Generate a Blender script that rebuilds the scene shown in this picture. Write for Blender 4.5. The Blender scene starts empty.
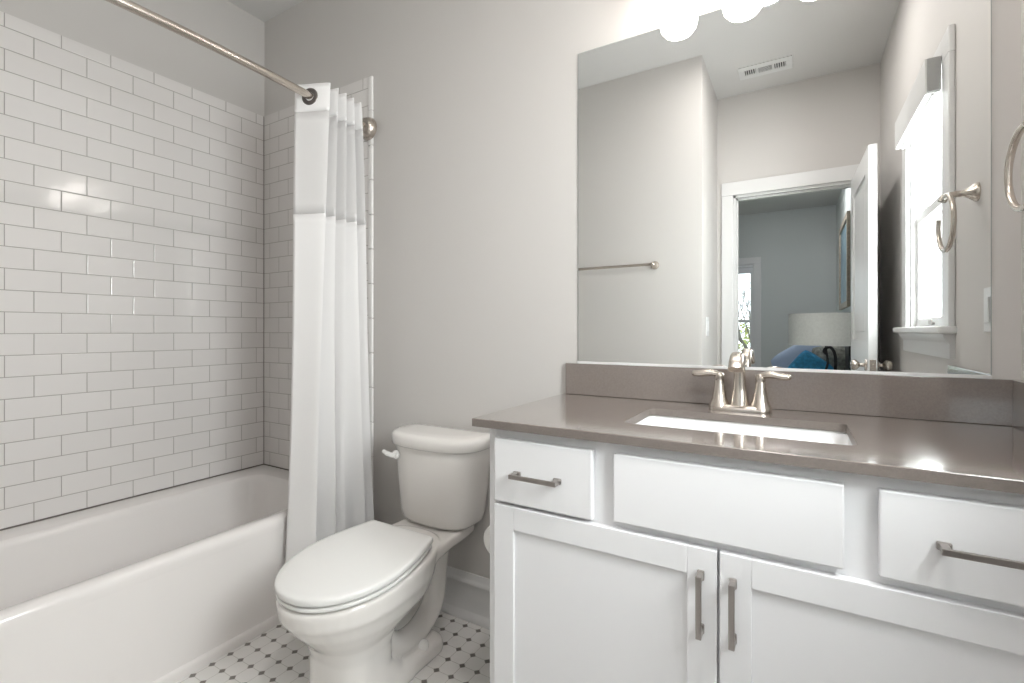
import bpy, bmesh, math, random
from mathutils import Vector, Matrix

# ---------------------------------------------------------------- camera, world, lights, exposure
S = bpy.context.scene
COL = S.collection
S.view_settings.view_transform = 'Standard'
S.view_settings.look = 'None'
S.view_settings.exposure = 1.15
S.view_settings.gamma = 1.0
S.view_settings.use_curve_mapping = False

XL, XR = 0.0, 2.92          # left (tiled) wall, right (window) wall
YB = 0.0                    # wall behind toilet, vanity and mirror
YW = -1.545                 # short wall at the foot of the tub
YD = -2.20                  # wall with the doorway
XW = 1.98                   # end of the short wall
ZC = 2.80                   # ceiling

cam_d = bpy.data.cameras.new('camera')
cam_d.sensor_width = 36.0
cam_d.lens = 480.9 / 1024 * 36.0
cam_d.shift_y = (330.6 - 341.5) / 1024
cam_d.clip_start = 0.02
cam = bpy.data.objects.new('camera', cam_d)
COL.objects.link(cam)
cam.location = (2.476, -1.552, 1.134)
cam.rotation_euler = (math.radians(90), 0, math.radians(30.683))
S.camera = cam

world = bpy.data.worlds.new('daylight_sky')
S.world = world
world.use_nodes = True
wn = world.node_tree.nodes
wbg = wn['Background']
wbg.inputs['Color'].default_value = (0.86, 0.93, 1.0, 1)
wbg.inputs['Strength'].default_value = 1.7


def area(name, loc, rot, sx, sy, power, color):
    d = bpy.data.lights.new(name, 'AREA')
    d.shape = 'RECTANGLE'
    d.size, d.size_y = sx, sy
    d.energy = power
    d.color = color
    o = bpy.data.objects.new(name, d)
    COL.objects.link(o)
    o.location = loc
    o.rotation_euler = rot
    return o


# daylight falling in through the bathroom window and the bedroom window
SHADE_STRENGTH = 5.0        # the three vanity lamps
FILL_STRENGTH = 155         # added fill lamp in the bathroom ceiling
BED_FILL_STRENGTH = 9.5  # added bedroom light, brightens the vanity through the doorway
WINDOW_POWER = 72
area('bathroom_window_daylight', (3.07, -1.05, 1.62), (0, math.radians(90), 0), 1.4, 1.5, WINDOW_POWER, (1.0, 0.975, 0.985))

# ---------------------------------------------------------------- materials
MATS = {}


def new_mat(name):
    m = bpy.data.materials.new(name)
    m.use_nodes = True
    MATS[name] = m
    nt = m.node_tree
    return m, nt, nt.nodes['Principled BSDF']


def pbr(name, col, rough=0.5, metal=0.0, noise=0.0, nscale=30.0, bump=0.0, bscale=200.0, coat=0.0, spec=0.5):
    m, nt, b = new_mat(name)
    b.inputs['Base Color'].default_value = (*col, 1)
    b.inputs['Roughness'].default_value = rough
    b.inputs['Metallic'].default_value = metal
    b.inputs['Specular IOR Level'].default_value = spec
    b.inputs['Coat Weight'].default_value = coat
    b.inputs['Coat Roughness'].default_value = 0.05
    tc = nt.nodes.new('ShaderNodeTexCoord')
    if noise:
        n = nt.nodes.new('ShaderNodeTexNoise')
        n.inputs['Scale'].default_value = nscale
        n.inputs['Detail'].default_value = 5
        nt.links.new(tc.outputs['Object'], n.inputs['Vector'])
        r = nt.nodes.new('ShaderNodeValToRGB')
        r.color_ramp.elements[0].position = 0.3
        r.color_ramp.elements[1].position = 0.7
        r.color_ramp.elements[0].color = (*[c * (1 - noise) for c in col], 1)
        r.color_ramp.elements[1].color = (*[min(1, c * (1 + noise)) for c in col], 1)
        nt.links.new(n.outputs['Fac'], r.inputs['Fac'])
        nt.links.new(r.outputs['Color'], b.inputs['Base Color'])
    if bump:
        n2 = nt.nodes.new('ShaderNodeTexNoise')
        n2.inputs['Scale'].default_value = bscale
        n2.inputs['Detail'].default_value = 3
        nt.links.new(tc.outputs['Object'], n2.inputs['Vector'])
        bp = nt.nodes.new('ShaderNodeBump')
        bp.inputs['Strength'].default_value = bump
        bp.inputs['Distance'].default_value = 0.002
        nt.links.new(n2.outputs['Fac'], bp.inputs['Height'])
        nt.links.new(bp.outputs['Normal'], b.inputs['Normal'])
    return m


class NG:
    """small helper to chain math nodes"""
    def __init__(self, nt):
        self.nt = nt

    def m(self, op, a, b=None, c=None):
        n = self.nt.nodes.new('ShaderNodeMath')
        n.operation = op
        for i, v in enumerate((a, b, c)):
            if v is None:
                continue
            if isinstance(v, (int, float)):
                n.inputs[i].default_value = v
            else:
                self.nt.links.new(v, n.inputs[i])
        return n.outputs[0]

    def mix(self, f, ca, cb):
        n = self.nt.nodes.new('ShaderNodeMix')
        n.data_type = 'RGBA'
        self.nt.links.new(f, n.inputs[0])
        for s, v in ((6, ca), (7, cb)):
            if isinstance(v, tuple):
                n.inputs[s].default_value = v
            else:
                self.nt.links.new(v, n.inputs[s])
        return n.outputs[2]


def subway(name, axis, phase, row0, tile, grout):
    """3 x 6 inch running-bond glazed tile; axis is the horizontal coordinate"""
    m, nt, b = new_mat(name)
    g = NG(nt)
    tc = nt.nodes.new('ShaderNodeTexCoord')
    sp = nt.nodes.new('ShaderNodeSeparateXYZ')
    nt.links.new(tc.outputs['Object'], sp.inputs[0])
    u = sp.outputs[axis]
    P, H = 0.157, 0.0794
    r = g.m('DIVIDE', g.m('SUBTRACT', sp.outputs[2], row0), H)
    row = g.m('FLOOR', r)
    odd = g.m('MODULO', g.m('ADD', row, 100.0), 2.0)
    s = g.m('ADD', g.m('DIVIDE', g.m('SUBTRACT', u, phase), P), g.m('MULTIPLY', odd, 0.5))

    def edge(v, size):     # distance in metres to the nearest joint line
        f = g.m('FRACT', g.m('ADD', v, 100.0))
        return g.m('MULTIPLY', g.m('MINIMUM', f, g.m('SUBTRACT', 1.0, f)), size)
    d = g.m('MINIMUM', edge(s, P), edge(r, H))
    mask = g.m('SMOOTH_MIN', 1.0, g.m('MAXIMUM', 0.0, g.m('DIVIDE', g.m('SUBTRACT', d, 0.0010), 0.0007)), 0.001)
    # slight tone change from tile to tile
    cell = nt.nodes.new('ShaderNodeCombineXYZ')
    nt.links.new(g.m('FLOOR', s), cell.inputs[0])
    nt.links.new(row, cell.inputs[1])
    wnz = nt.nodes.new('ShaderNodeTexWhiteNoise')
    nt.links.new(cell.outputs[0], wnz.inputs['Vector'])
    tcol = g.mix(wnz.outputs['Value'], (*[c * 0.965 for c in tile], 1), (*tile, 1))
    nt.links.new(g.mix(mask, (*grout, 1), tcol), b.inputs['Base Color'])
    nt.links.new(g.m('SUBTRACT', 0.75, g.m('MULTIPLY', mask, 0.66)), b.inputs['Roughness'])
    hgt = g.m('MINIMUM', 1.0, g.m('DIVIDE', d, 0.004))
    nz = nt.nodes.new('ShaderNodeTexNoise')
    nz.inputs['Scale'].default_value = 14.0
    nt.links.new(tc.outputs['Object'], nz.inputs['Vector'])
    tot = g.m('ADD', hgt, g.m('MULTIPLY', nz.outputs['Fac'], 0.35))
    bp = nt.nodes.new('ShaderNodeBump')
    bp.inputs['Strength'].default_value = 0.5
    bp.inputs['Distance'].default_value = 0.002
    nt.links.new(tot, bp.inputs['Height'])
    nt.links.new(bp.outputs['Normal'], b.inputs['Normal'])
    return m


def octagon_floor(name):
    m, nt, b = new_mat(name)
    g = NG(nt)
    tc = nt.nodes.new('ShaderNodeTexCoord')
    sp = nt.nodes.new('ShaderNodeSeparateXYZ')
    nt.links.new(tc.outputs['Object'], sp.inputs[0])
    PT = 0.0612

    def near(o, ph):
        v = g.m('ADD', g.m('DIVIDE', g.m('SUBTRACT', o, ph), PT), 100.5)
        return g.m('ABSOLUTE', g.m('SUBTRACT', g.m('FRACT', v), 0.5))
    fx = near(sp.outputs[0], 0.8275)
    fy = near(sp.outputs[1], -0.6055)
    dia = g.m('ADD', fx, fy)
    dot = g.m('LESS_THAN', dia, 0.185)
    ring = g.m('LESS_THAN', g.m('ABSOLUTE', g.m('SUBTRACT', dia, 0.205)), 0.021)
    line = g.m('LESS_THAN', g.m('MINIMUM', fx, fy), 0.014)
    grout = g.m('MAXIMUM', ring, g.m('MULTIPLY', line, g.m('SUBTRACT', 1.0, dot)))
    nz = nt.nodes.new('ShaderNodeTexNoise')
    nz.inputs['Scale'].default_value = 18.0
    nt.links.new(tc.outputs['Object'], nz.inputs['Vector'])
    dn = g.mix(nz.outputs['Fac'], (0.13, 0.12, 0.11, 1), (0.24, 0.22, 0.20, 1))
    c1 = g.mix(dot, (0.80, 0.785, 0.76, 1), dn)
    c2 = g.mix(grout, c1, (0.55, 0.53, 0.50, 1))
    nt.links.new(c2, b.inputs['Base Color'])
    nt.links.new(g.m('ADD', 0.28, g.m('MULTIPLY', grout, 0.5)), b.inputs['Roughness'])
    bp = nt.nodes.new('ShaderNodeBump')
    bp.inputs['Strength'].default_value = 0.35
    bp.inputs['Distance'].default_value = 0.001
    nt.links.new(g.m('SUBTRACT', 1.0, grout), bp.inputs['Height'])
    nt.links.new(bp.outputs['Normal'], b.inputs['Normal'])
    return m


PAINT = pbr('grey_wall_paint', (0.60, 0.578, 0.556), 0.65, bump=0.08, bscale=350)
CEIL = pbr('ceiling_paint', (0.66, 0.65, 0.635), 0.8)
BPAINT = pbr('bedroom_wall_paint', (0.57, 0.60, 0.585), 0.7)
TRIM = pbr('white_trim_paint', (0.73, 0.73, 0.725), 0.35)
TILE_L = subway('subway_tile_left', 1, -0.0508 - 0.0785, 0.408, (0.77, 0.745, 0.728), (0.36, 0.335, 0.31))
TILE_B = subway('subway_tile_end', 0, 0.060, 0.408, (0.77, 0.745, 0.728), (0.36, 0.335, 0.31))
TRIMTILE = pbr('bullnose_tile_glaze', (0.82, 0.81, 0.79), 0.12)
GROUT = pbr('grout', (0.50, 0.47, 0.44), 0.8)
DARKJOINT = pbr('dark_caulk', (0.17, 0.15, 0.135), 0.8)
FLOOR = octagon_floor('octagon_and_dot_tile')
PORC = pbr('white_porcelain', (0.82, 0.795, 0.765), 0.09, coat=0.4)
TUBM = pbr('white_acrylic', (0.82, 0.79, 0.77), 0.14, coat=0.3)
SEATM = pbr('white_seat_plastic', (0.84, 0.835, 0.815), 0.2)
CAB = pbr('white_cabinet_paint', (0.84, 0.84, 0.85), 0.32)
NICKEL = pbr('brushed_nickel', (0.60, 0.545, 0.49), 0.27, metal=1.0)
PULLM = pbr('satin_nickel_pull', (0.42, 0.39, 0.37), 0.30, metal=1.0)
RINGM = pbr('dark_nickel_ring', (0.22, 0.20, 0.19), 0.28, metal=1.0)
QUARTZ = pbr('taupe_quartz', (0.205, 0.172, 0.153), 0.17, noise=0.08, nscale=260, coat=1.0)
QUARTZ.node_tree.nodes['Principled BSDF'].inputs['Coat IOR'].default_value = 1.85
QUARTZ.node_tree.nodes['Principled BSDF'].inputs['Coat Roughness'].default_value = 0.10
QEDGE = pbr('shaded_quartz_edge', (0.185, 0.158, 0.142), 0.5, noise=0.08, nscale=260)  # darkened uncoated quartz, paints shade onto the slab's upright faces
FAB = pbr('white_curtain_cloth', (0.88, 0.87, 0.86), 0.9, bump=0.15, bscale=500)


def cloth(name, col, trans, thru):
    m, nt, b = new_mat(name)
    b.inputs['Base Color'].default_value = (*col, 1)
    b.inputs['Roughness'].default_value = 0.9
    out = nt.nodes['Material Output']
    tl = nt.nodes.new('ShaderNodeBsdfTranslucent')
    tl.inputs['Color'].default_value = (*col, 1)
    mx = nt.nodes.new('ShaderNodeMixShader')
    mx.inputs[0].default_value = trans
    nt.links.new(b.outputs[0], mx.inputs[1])
    nt.links.new(tl.outputs[0], mx.inputs[2])
    tp = nt.nodes.new('ShaderNodeBsdfTransparent')
    mx2 = nt.nodes.new('ShaderNodeMixShader')
    mx2.inputs[0].default_value = thru
    nt.links.new(mx.outputs[0], mx2.inputs[1])
    nt.links.new(tp.outputs[0], mx2.inputs[2])
    nt.links.new(mx2.outputs[0], out.inputs[0])
    # fine weave
    tc = nt.nodes.new('ShaderNodeTexCoord')
    wv = nt.nodes.new('ShaderNodeTexNoise')
    wv.inputs['Scale'].default_value = 420
    nt.links.new(tc.outputs['Object'], wv.inputs['Vector'])
    bp = nt.nodes.new('ShaderNodeBump')
    bp.inputs['Strength'].default_value = 0.12
    bp.inputs['Distance'].default_value = 0.001
    nt.links.new(wv.outputs['Fac'], bp.inputs['Height'])
    nt.links.new(bp.outputs['Normal'], b.inputs['Normal'])
    return m


CLOTH = cloth('white_curtain_cloth_weave', (0.94, 0.93, 0.925), 0.08, 0.0)
SHEER = cloth('sheer_curtain_voile', (0.92, 0.91, 0.905), 0.25, 0.05)

MIRROR = pbr('silvered_mirror', (0.90, 0.915, 0.91), 0.0, metal=1.0)
MEDGE = pbr('polished_glass_edge', (0.40, 0.44, 0.43), 0.15)


def pane_mat(name, tint=(0.95, 0.98, 0.97)):
    m, nt, b = new_mat(name)
    out = nt.nodes['Material Output']
    tp = nt.nodes.new('ShaderNodeBsdfTransparent')
    tp.inputs['Color'].default_value = (*tint, 1)
    gl = nt.nodes.new('ShaderNodeBsdfGlossy')
    gl.inputs['Roughness'].default_value = 0.02
    mx = nt.nodes.new('ShaderNodeMixShader')
    mx.inputs[0].default_value = 0.05
    nt.links.new(tp.outputs[0], mx.inputs[1])
    nt.links.new(gl.outputs[0], mx.inputs[2])
    nt.links.new(mx.outputs[0], out.inputs[0])
    return m


PANE = pane_mat('window_glass')


def glow(name, col, strength, base=(0.9, 0.9, 0.88)):
    m, nt, b = new_mat(name)
    b.inputs['Base Color'].default_value = (*base, 1)
    b.inputs['Roughness'].default_value = 0.3
    b.inputs['Emission Color'].default_value = (*col, 1)
    b.inputs['Emission Strength'].default_value = strength
    return m


SHADEM = glow('lit_frosted_glass', (1.0, 0.935, 0.875), SHADE_STRENGTH)
FILLM = glow('added_lamp_lens', (1.0, 0.952, 0.925), FILL_STRENGTH)
BFILLM = glow('added_bedroom_lamp_lens', (0.98, 0.975, 1.0), BED_FILL_STRENGTH)
LSHADE = pbr('linen_lamp_shade', (0.72, 0.74, 0.71), 0.9, noise=0.05, nscale=60, bump=0.2, bscale=300)
BLACK = pbr('black_metal', (0.015, 0.015, 0.018), 0.4)
DARKWOOD = pbr('dark_stained_wood', (0.045, 0.05, 0.045), 0.5, noise=0.2, nscale=12)
BLUE = pbr('blue_knit', (0.06, 0.34, 0.62), 0.9, noise=0.25, nscale=40, bump=0.8, bscale=90)
LBLUE = pbr('pale_blue_cotton', (0.40, 0.50, 0.66), 0.9, bump=0.3, bscale=60)
GREYPAT = pbr('grey_olive_woven_cotton', (0.36, 0.37, 0.33), 0.9, noise=0.40, nscale=35)
BEDW = pbr('white_bed_linen', (0.75, 0.76, 0.78), 0.9, bump=0.3, bscale=20)
FRAMEM = pbr('weathered_tan_frame', (0.34, 0.29, 0.23), 0.6, noise=0.2, nscale=40)
CARPET = pbr('beige_carpet', (0.42, 0.39, 0.35), 0.95, noise=0.1, nscale=200, bump=0.6, bscale=400)
VALM = pbr('grey_shade_end_cap', (0.36, 0.36, 0.355), 0.5)
PAPER = pbr('white_tissue_paper', (0.84, 0.83, 0.81), 0.95, bump=0.3, bscale=150)
CARD = pbr('cardboard_core', (0.22, 0.17, 0.13), 0.9)
SINKM = pbr('white_sink_ceramic', (0.90, 0.90, 0.90), 0.1, coat=0.3)
DARKHOLE = pbr('dark_duct', (0.10, 0.10, 0.10), 0.9)
BARK = pbr('tree_bark', (0.10, 0.085, 0.07), 0.9, noise=0.3, nscale=20)
LEAFY = pbr('spring_foliage', (0.30, 0.32, 0.07), 0.8, noise=0.5, nscale=7)
GRASS = pbr('lawn', (0.16, 0.20, 0.06), 0.95, noise=0.3, nscale=5)


def art_mat():
    m, nt, b = new_mat('abstract_blue_grey_print')
    tc = nt.nodes.new('ShaderNodeTexCoord')
    n = nt.nodes.new('ShaderNodeTexNoise')
    n.inputs['Scale'].default_value = 5.0
    n.inputs['Detail'].default_value = 4
    n.inputs['Distortion'].default_value = 1.2
    nt.links.new(tc.outputs['Object'], n.inputs['Vector'])
    r = nt.nodes.new('ShaderNodeValToRGB')
    e = r.color_ramp.elements
    e[0].position, e[0].color = 0.32, (0.10, 0.16, 0.22, 1)
    e[1].position, e[1].color = 0.68, (0.33, 0.44, 0.47, 1)
    x = e.new(0.5)
    x.color = (0.17, 0.27, 0.33, 1)
    nt.links.new(n.outputs['Fac'], r.inputs['Fac'])
    nt.links.new(r.outputs['Color'], b.inputs['Base Color'])
    b.inputs['Roughness'].default_value = 0.4
    return m


ART = art_mat()

# ---------------------------------------------------------------- helpers


def tag(o, label=None, cat=None, group=None, kind=None):
    if label:
        o['label'] = label
    if cat:
        o['category'] = cat
    if group:
        o['group'] = group
    if kind:
        o['kind'] = kind
    return o


def thing(name, label, cat, loc=(0, 0, 0), group=None):
    o = bpy.data.objects.new(name, None)
    o.empty_display_size = 0.05
    COL.objects.link(o)
    o.location = loc
    return tag(o, label, cat, group)


def wloc(o):
    v = Vector(o.location)
    while o.parent:
        o = o.parent
        v += Vector(o.location)
    return v


def obj(name, bm, mat, parent=None, smooth=None, base=None):
    """link a bmesh (built in room coordinates) as one mesh object; its origin sits at the middle of its foot"""
    bmesh.ops.recalc_face_normals(bm, faces=bm.faces[:])
    if base is None:
        xs = [v.co.x for v in bm.verts]
        ys = [v.co.y for v in bm.verts]
        zs = [v.co.z for v in bm.verts]
        base = Vector(((min(xs) + max(xs)) / 2, (min(ys) + max(ys)) / 2, min(zs)))
    base = Vector(base)
    for v in bm.verts:
        v.co -= base
    me = bpy.data.meshes.new(name)
    bm.to_mesh(me)
    bm.free()
    for mm in (mat if isinstance(mat, (list, tuple)) else [mat]):
        me.materials.append(mm)
    if smooth:
        for p in me.polygons:
            p.use_smooth = True
        me.set_sharp_from_angle(angle=math.radians(smooth))
    o = bpy.data.objects.new(name, me)
    COL.objects.link(o)
    if parent:
        o.parent = parent
        o.location = base - wloc(parent)
    else:
        o.location = base
    return o


def struct(name, bm, mat, parent=None, smooth=None, base=(0, 0, 0)):
    o = obj(name, bm, mat, parent, smooth, base=base)
    if not parent:
        o['kind'] = 'structure'
    return o


def box(bm, x0, x1, y0, y1, z0, z1, bev=0.0, seg=2, mi=0):
    r = bmesh.ops.create_cube(bm, size=1.0)
    vs = r['verts']
    for v in vs:
        v.co = Vector((x0 + (v.co.x + .5) * (x1 - x0), y0 + (v.co.y + .5) * (y1 - y0), z0 + (v.co.z + .5) * (z1 - z0)))
    fs = set(f for v in vs for f in v.link_faces)
    for f in fs:
        f.material_index = mi
    if bev:
        es = list(set(e for v in vs for e in v.link_edges))
        bmesh.ops.bevel(bm, geom=es, offset=bev, segments=seg, profile=0.5, affect='EDGES')
    return vs


def B(*a, **k):
    bm = bmesh.new()
    box(bm, *a, **k)
    return bm


def loft(bm, rings, cap0=True, cap1=True, mi=0, closed=True):
    vr = [[bm.verts.new(p) for p in r] for r in rings]
    n = len(vr[0])
    for a, b in zip(vr, vr[1:]):
        for i in range(n if closed else n - 1):
            j = (i + 1) % n
            f = bm.faces.new((a[i], a[j], b[j], b[i]))
            f.material_index = mi
    if cap0:
        bm.faces.new(vr[0][::-1]).material_index = mi
    if cap1:
        bm.faces.new(vr[-1]).material_index = mi
    return vr


def frame_of(d):
    d = d.normalized()
    up = Vector((0, 0, 1)) if abs(d.z) < 0.95 else Vector((1, 0, 0))
    a = d.cross(up).normalized()
    return a, a.cross(d).normalized()


def tube(bm, pts, rad, n=14, mi=0, flat=1.0):
    """swept tube with one radius per point; flat squashes the section along its second axis"""
    pts = [Vector(p) for p in pts]
    if not isinstance(rad, (list, tuple)):
        rad = [rad] * len(pts)
    rings = []
    pa = None
    for i, p in enumerate(pts):
        d = (pts[min(i + 1, len(pts) - 1)] - pts[max(i - 1, 0)])
        d.normalize()
        if pa is None:
            a, b = frame_of(d)
        else:
            a = (pa - d * pa.dot(d)).normalized()
            b = a.cross(d).normalized()
        pa = a
        rings.append([p + a * math.cos(t) * rad[i] + b * math.sin(t) * rad[i] * flat
                      for t in (2 * math.pi * k / n for k in range(n))])
    loft(bm, rings, mi=mi)


def spline(pts, n=8):
    """Catmull-Rom through points"""
    pts = [Vector(p) for p in pts]
    P = [pts[0]] + pts + [pts[-1]]
    out = []
    for i in range(1, len(P) - 2):
        for k in range(n):
            t = k / n
            a, b, c, d = P[i - 1], P[i], P[i + 1], P[i + 2]
            out.append(0.5 * ((2 * b) + (c - a) * t + (2 * a - 5 * b + 4 * c - d) * t * t + (3 * b - a - 3 * c + d) * t ** 3))
    out.append(pts[-1])
    return out


def lathe(bm, c, prof, axis='z', n=32, mi=0, cap=True):
    """prof: (radius, height) pairs from the centre c along the axis"""
    c = Vector(c)
    ax = {'z': (Vector((1, 0, 0)), Vector((0, 1, 0)), Vector((0, 0, 1))),
          'y': (Vector((1, 0, 0)), Vector((0, 0, 1)), Vector((0, 1, 0))),
          'x': (Vector((0, 1, 0)), Vector((0, 0, 1)), Vector((1, 0, 0)))}[axis]
    rings = [[c + ax[0] * math.cos(t) * r + ax[1] * math.sin(t) * r + ax[2] * h
              for t in (2 * math.pi * k / n for k in range(n))] for r, h in prof]
    loft(bm, rings, cap, cap, mi=mi)


def rrect(x0, x1, y0, y1, z, r, n=6):
    """rounded rectangle ring in plan"""
    pts = []
    for cx, cy, a0 in ((x1 - r, y1 - r, 0), (x0 + r, y1 - r, 90), (x0 + r, y0 + r, 180), (x1 - r, y0 + r, 270)):
        for k in range(n + 1):
            a = math.radians(a0 + 90 * k / n)
            pts.append(Vector((cx + r * math.cos(a), cy + r * math.sin(a), z)))
    return pts


def wall_with_hole(bm, axis, p0, p1, a0, a1, z0, z1, ha0, ha1, hz0, hz1):
    """wall slab between p0 and p1 on its normal axis, spanning a0..a1, with one opening"""
    def bx(u0, u1, w0, w1):
        if u1 - u0 < 1e-6 or w1 - w0 < 1e-6:
            return
        if axis == 'x':
            box(bm, p0, p1, u0, u1, w0, w1)
        else:
            box(bm, u0, u1, p0, p1, w0, w1)
    bx(a0, ha0, z0, z1)
    bx(ha1, a1, z0, z1)
    bx(ha0, ha1, z0, hz0)
    bx(ha0, ha1, hz1, z1)


# ---------------------------------------------------------------- the room shell
T = 0.12
TT = 0.008                                 # tile thickness
ZT0, ZT1 = 0.4145, 2.285                     # tiled band

struct('floor', B(-0.12, 3.04, -2.32, 0.12, -0.06, 0.0), FLOOR)
struct('ceiling', B(-0.12, 3.04, -2.32, 0.12, ZC, ZC + 0.06), CEIL)
wl = struct('wall_left', B(-T, XL, -1.665, T, 0, ZC), PAINT)
wb = struct('wall_back', B(XL, XR, YB, T, 0, ZC), PAINT)
ww = struct('wall_front', B(XL, XW, YW - T, YW, 0, ZC), PAINT)
ws = struct('wall_side', B(XW - T, XW, YD, YW - T, 0, ZC), PAINT)

# bathroom window opening in the right wall
WY0, WY1, WZ0, WZ1 = -1.27, -0.635, 1.137, 2.05
bm = bmesh.new()
wall_with_hole(bm, 'x', XR, XR + T, YD - T, T, 0, ZC, WY0, WY1, WZ0, WZ1)
wr = struct('wall_right', bm, PAINT)

# doorway wall
DX0, DX1, DZ = 2.085, 2.808, 2.09
bm = bmesh.new()
wall_with_hole(bm, 'y', YD - T, YD, XW - T, XR, 0, ZC, DX0, DX1, 0, DZ)
wd = struct('wall_doorway', bm, PAINT)

# tile panels of the tub surround (parts of their walls)
struct('tile_panel', B(XL, XL + TT, YW + TT, YB - TT, ZT0, ZT1), TILE_L, wl, base=(0, 0, 0))
struct('tile_panel', B(XL, 0.802, YB - TT, YB, ZT0, ZT1), TILE_B, wb, base=(0, 0, 0))
struct('tile_panel', B(XL, 0.802, YW, YW + TT, ZT0, ZT1), TILE_B, ww, base=(0, 0, 0))
# dark joints in the corner and above the tub
bm = bmesh.new()
box(bm, XL + TT, XL + TT + 0.0025, YB - TT - 0.0025, YB - TT, ZT0, ZT1)
box(bm, XL + TT, XL + TT + 0.0025, YW + TT, YB - TT, ZT0 - 0.001, ZT0 + 0.0045)
struct('caulk_joint', bm, DARKJOINT, wl)
bm = bmesh.new()
box(bm, XL + TT, 0.80, YB - TT - 0.0025, YB - TT, ZT0 - 0.001, ZT0 + 0.0045)
struct('caulk_joint', bm, DARKJOINT, wb)
# bullnose edge, 6 inch pieces down to the floor beside the tub
for wall, ya, yb in ((wb, YB - TT - 0.004, YB), (ww, YW, YW + TT + 0.004)):
    bm = bmesh.new()
    z = ZT1
    while z > 0.02:
        z0 = max(0.0, z - 0.1565)
        box(bm, 0.8025, 0.829, ya, yb, z0 + 0.0008, z - 0.0008, bev=0.004, seg=3)
        z = z0
    struct('bullnose_edge', bm, TRIMTILE, wall, smooth=40)


# baseboards
def profile_run(bm, x0, x1, ywall, sgn, prof):
    """extrude (depth, z) profile along x; depth measured from the wall"""
    ra = [Vector((x0, ywall + sgn * d, z)) for d, z in prof]
    rb = [Vector((x1, ywall + sgn * d, z)) for d, z in prof]
    loft(bm, [ra, rb])


def profile_run_y(bm, y0, y1, xwall, sgn, prof):
    ra = [Vector((xwall + sgn * d, y0, z)) for d, z in prof]
    rb = [Vector((xwall + sgn * d, y1, z)) for d, z in prof]
    loft(bm, [ra, rb])


BBP = [(0, 0), (0.028, 0), (0.028, 0.010), (0.024, 0.022), (0.016, 0.030), (0.014, 0.034), (0.014, 0.132),
       (0.0165, 0.136), (0.0165, 0.143), (0.012, 0.150), (0.007, 0.158), (0.005, 0.172), (0.003, 0.176), (0, 0.176)]
bm = bmesh.new()
profile_run(bm, 0.830, 1.835, YB, -1, BBP)
struct('baseboard_back', bm, TRIM, smooth=35)
bm = bmesh.new()
profile_run(bm, 0.830, XW, YW, 1, BBP)
struct('baseboard_front', bm, TRIM, smooth=35)
bm = bmesh.new()
profile_run_y(bm, YD + 0.02, -0.60, XR, -1, BBP)
struct('baseboard_right', bm, TRIM, smooth=35)
bm = bmesh.new()
profile_run_y(bm, YD + 0.03, YW, XW, 1, BBP)
struct('baseboard_side', bm, TRIM, smooth=35)

# ---------------------------------------------------------------- bathroom window
w1 = tag(thing('window_1', None, None, (XR, -0.94, WZ0)), kind='structure')


def casing_boxes(bm, axis, face, sgn, a0, a1, z0, z1, w, th, head=None, legs_to=None, bev=0.004):
    """flat casing round an opening: two legs and a head standing proud of a wall face"""
    head = head or w
    lo = z0 if legs_to is None else legs_to

    def bx(u0, u1, w0, w1):
        d0, d1 = (face, face + sgn * th) if sgn > 0 else (face + sgn * th, face)
        if axis == 'x':
            box(bm, d0, d1, u0, u1, w0, w1, bev=bev)
        else:
            box(bm, u0, u1, d0, d1, w0, w1, bev=bev)
    bx(a0 - w, a0, lo, z1)
    bx(a1, a1 + w, lo, z1)
    bx(a0 - w, a1 + w, z1, z1 + head)


bm = bmesh.new()
casing_boxes(bm, 'x', XR, -1, WY0, WY1, WZ0 + 0.012, WZ1, 0.088, 0.018)
struct('casing', bm, TRIM, w1)
bm = bmesh.new()      # jambs lining the opening
box(bm, XR, XR + T, WY0, WY0 + 0.012, WZ0, WZ1)
box(bm, XR, XR + T, WY1 - 0.012, WY1, WZ0, WZ1)
box(bm, XR, XR + T, WY0, WY1, WZ1 - 0.012, WZ1)
box(bm, XR, XR + T, WY0, WY1, WZ0 - 0.01, WZ0 + 0.012)
struct('jamb', bm, TRIM, w1)
struct('window_sill', B(XR - 0.048, XR + 0.03, WY0 - 0.12, WY1 + 0.105, WZ0 - 0.014, WZ0 + 0.012, bev=0.006, seg=3), TRIM, w1, smooth=40)
APR = [(0, 1.040), (0.012, 1.040), (0.014, 1.046), (0.014, 1.090), (0.018, 1.096), (0.026, 1.106), (0.030, 1.118), (0.030, 1.123), (0, 1.123)]
bm = bmesh.new()
profile_run_y(bm, WY0 - 0.085, WY1 + 0.085, XR, -1, APR)
struct('apron', bm, TRIM, w1, smooth=35)
zmid = 1.645


def sash(x0, x1, z0, z1):
    bm = bmesh.new()
    y0, y1 = WY0 + 0.012, WY1 - 0.012
    w = 0.038
    box(bm, x0, x1, y0, y0 + w, z0, z1, bev=0.003)
    box(bm, x0, x1, y1 - w, y1, z0, z1, bev=0.003)
    box(bm, x0, x1, y0 + w, y1 - w, z0, z0 + w, bev=0.003)
    box(bm, x0, x1, y0 + w, y1 - w, z1 - w, z1, bev=0.003)
    s = struct('sash', bm, TRIM, w1)
    xm = (x0 + x1) / 2
    struct('pane', B(xm - 0.002, xm + 0.002, y0 + w - 0.004, y1 - w + 0.004, z0 + w - 0.004, z1 - w + 0.004), PANE, s)
    return s


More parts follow.
